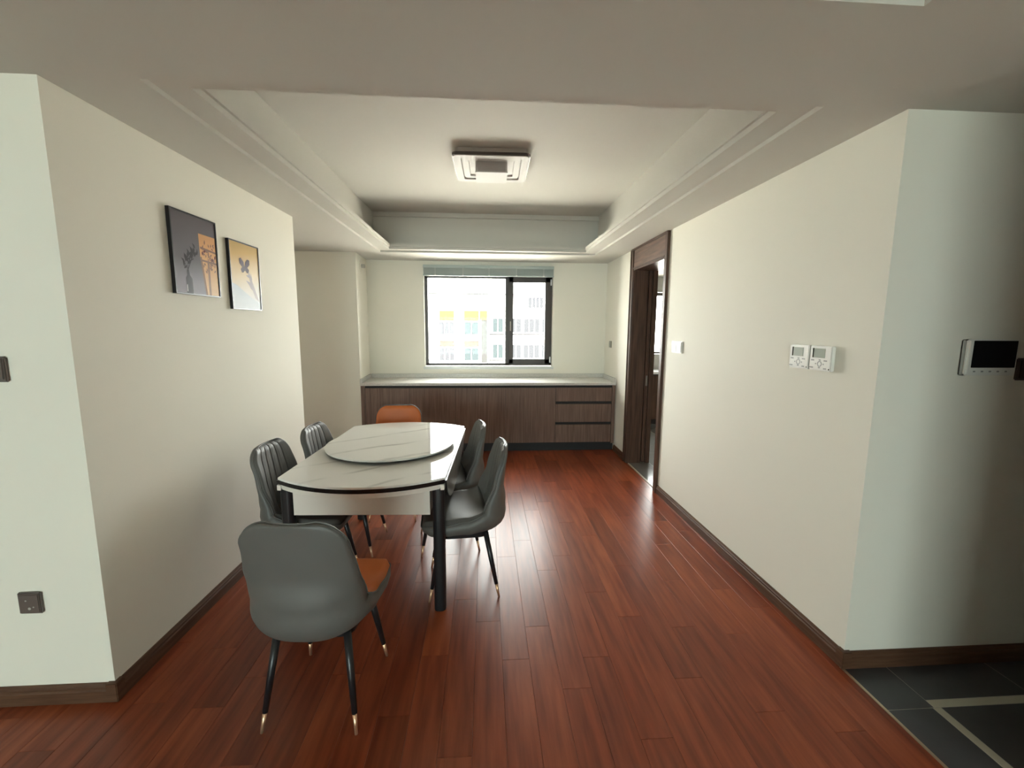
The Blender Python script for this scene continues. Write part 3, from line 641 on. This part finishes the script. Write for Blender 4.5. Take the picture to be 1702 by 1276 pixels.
chair(-.955, 2.957, -92.5, 'grey channelled dining chair on the left side, farther from the viewer')
chair(-.135, 2.46, 94.9, 'grey dining chair on the right side of the table, nearer the viewer')
chair(-.263, 2.963, 98.3, 'grey dining chair on the right side of the table, farther from the viewer')

# ------------------------------------------------------------------ outside: ground and apartment blocks
g = MB(); g.box(-120, 120, -120, 160, -18.2, -18); struct(g.build('ground', M('pale_paving', (.5, .48, .44), .9)))
BW = M('white_render', (.78, .77, .75), .8, spec=.1); OC = M('ochre_render', (.042, .0265, .0145), .9, spec=0); BN = M('brown_render', (.030, .022, .019), .9, spec=0); GW = M('dark_window_glass', (.021, .0215, .024), .6, spec=0); FRW = M('white_window_frame', (.5, .5, .5), .6, spec=.1); TG = M('teal_window_glass', (.017, .021, .0225), .6, spec=0); GYR = M('grey_render', (.020, .020, .020), .9, spec=0)
S = 1.2
def Z(z): return 1.55+(z-1.55)*S
def bwin(u, x0, x1, z0, z1, y, npan, gmat=GW):
    f = MB(); t = .07; f.box(x0, x1, y-.06, y+.02, z0, z0+t); f.box(x0, x1, y-.06, y+.02, z1-t, z1); 
    for i in range(npan+1): xx = x0+(x1-x0)*i/npan; f.box(xx-t/2, xx+t/2, y-.06, y+.02, z0, z1)
    fo = f.build('window', FRW, u); pw = (x1-x0)/npan
    for i in range(npan): p_ = MB(); p_.box(x0+i*pw+t/2, x0+(i+1)*pw-t/2, y-.02, y, z0+t, z1-t); p_.build('pane', gmat, fo)
YA = 48
A = thing('apartment_building', 'white apartment block with ochre and brown bands, seen through the left pane', 'building', (0, 0, 0))
b = MB(); b.box(-16, .28, YA, YA+12, -18, Z(4.5)); b.build('wall', BW, A)
b = MB(); b.box(-16.2, .35, YA-.2, YA+12, Z(4.5), Z(4.5)+.12); b.build('roof', GYR, A)
cols = [(-4.19, -2.82), (-1.93, -.56), (-6.5, -5.1), (-8.8, -7.4)]
for fi in range(0, 5):
    dz = -2.41*fi*.99
    for ci, (xa, xb) in enumerate(cols):
        xa_, xb_ = xa*S, xb*S
        bwin(A, xa_, xb_, Z(.79+dz), Z(2.05+dz), YA-.02, 3 if ci % 2 == 0 else 2, GW if ci % 2 == 0 else TG)
        b = MB(); b.box(xa_, xb_, YA-.05, YA+.02, Z(2.1+dz), Z((3.03 if fi == 0 else 2.95-.25)+dz)); b.build('band_panel', OC if fi == 0 else BN, A)
        b = MB(); b.box(xa_-.15, xb_+.15, YA-.3, YA+.02, Z(.62+dz), Z(.74+dz)); b.build('sill', BW, A)
b = MB(); b.box(-.35*S, .28, YA-.15, YA+.02, -18, Z(2.2)); b.build('side_panel', GYR, A)
b = MB(); b.prism([(-.5*S, YA-.2), (.28, YA-.2), (.28, YA+.02), (-.5*S, YA+.02)], Z(2.2), Z(3.03)); b.build('corner_panel', OC, A)
B_ = thing('apartment_building', 'white apartment block with long rows of windows, seen through the right pane', 'building', (0, 0, 0))
b = MB(); b.box(.36, 14, YA+1.5, YA+13, -18, Z(4.6)); b.build('wall', BW, B_)
b = MB(); b.box(.36, 14.2, YA+1.3, YA+13, Z(4.6), Z(4.6)+.1); b.build('roof', GYR, B_)
for fi in range(0, 5):
    dz = -2.47*fi; x_ = .85
    for n_ in (2, 3, 3, 3, 3, 3): 
        w_ = .62*n_; bwin(B_, x_, x_+w_, Z(1.0+dz), Z(2.42+dz), YA+1.48, n_, TG if n_ == 2 else GW); x_ += w_+.25
    b = MB(); b.box(.5, 14, YA+1.3, YA+1.5, Z(.82+dz), Z(.93+dz)); b.build('sill', GYR, B_)
bwin(B_, 4.95, 6.7, Z(3.33), Z(4.45), YA+1.48, 4); bwin(B_, 8, 10.5, Z(3.33), Z(4.45), YA+1.48, 5)
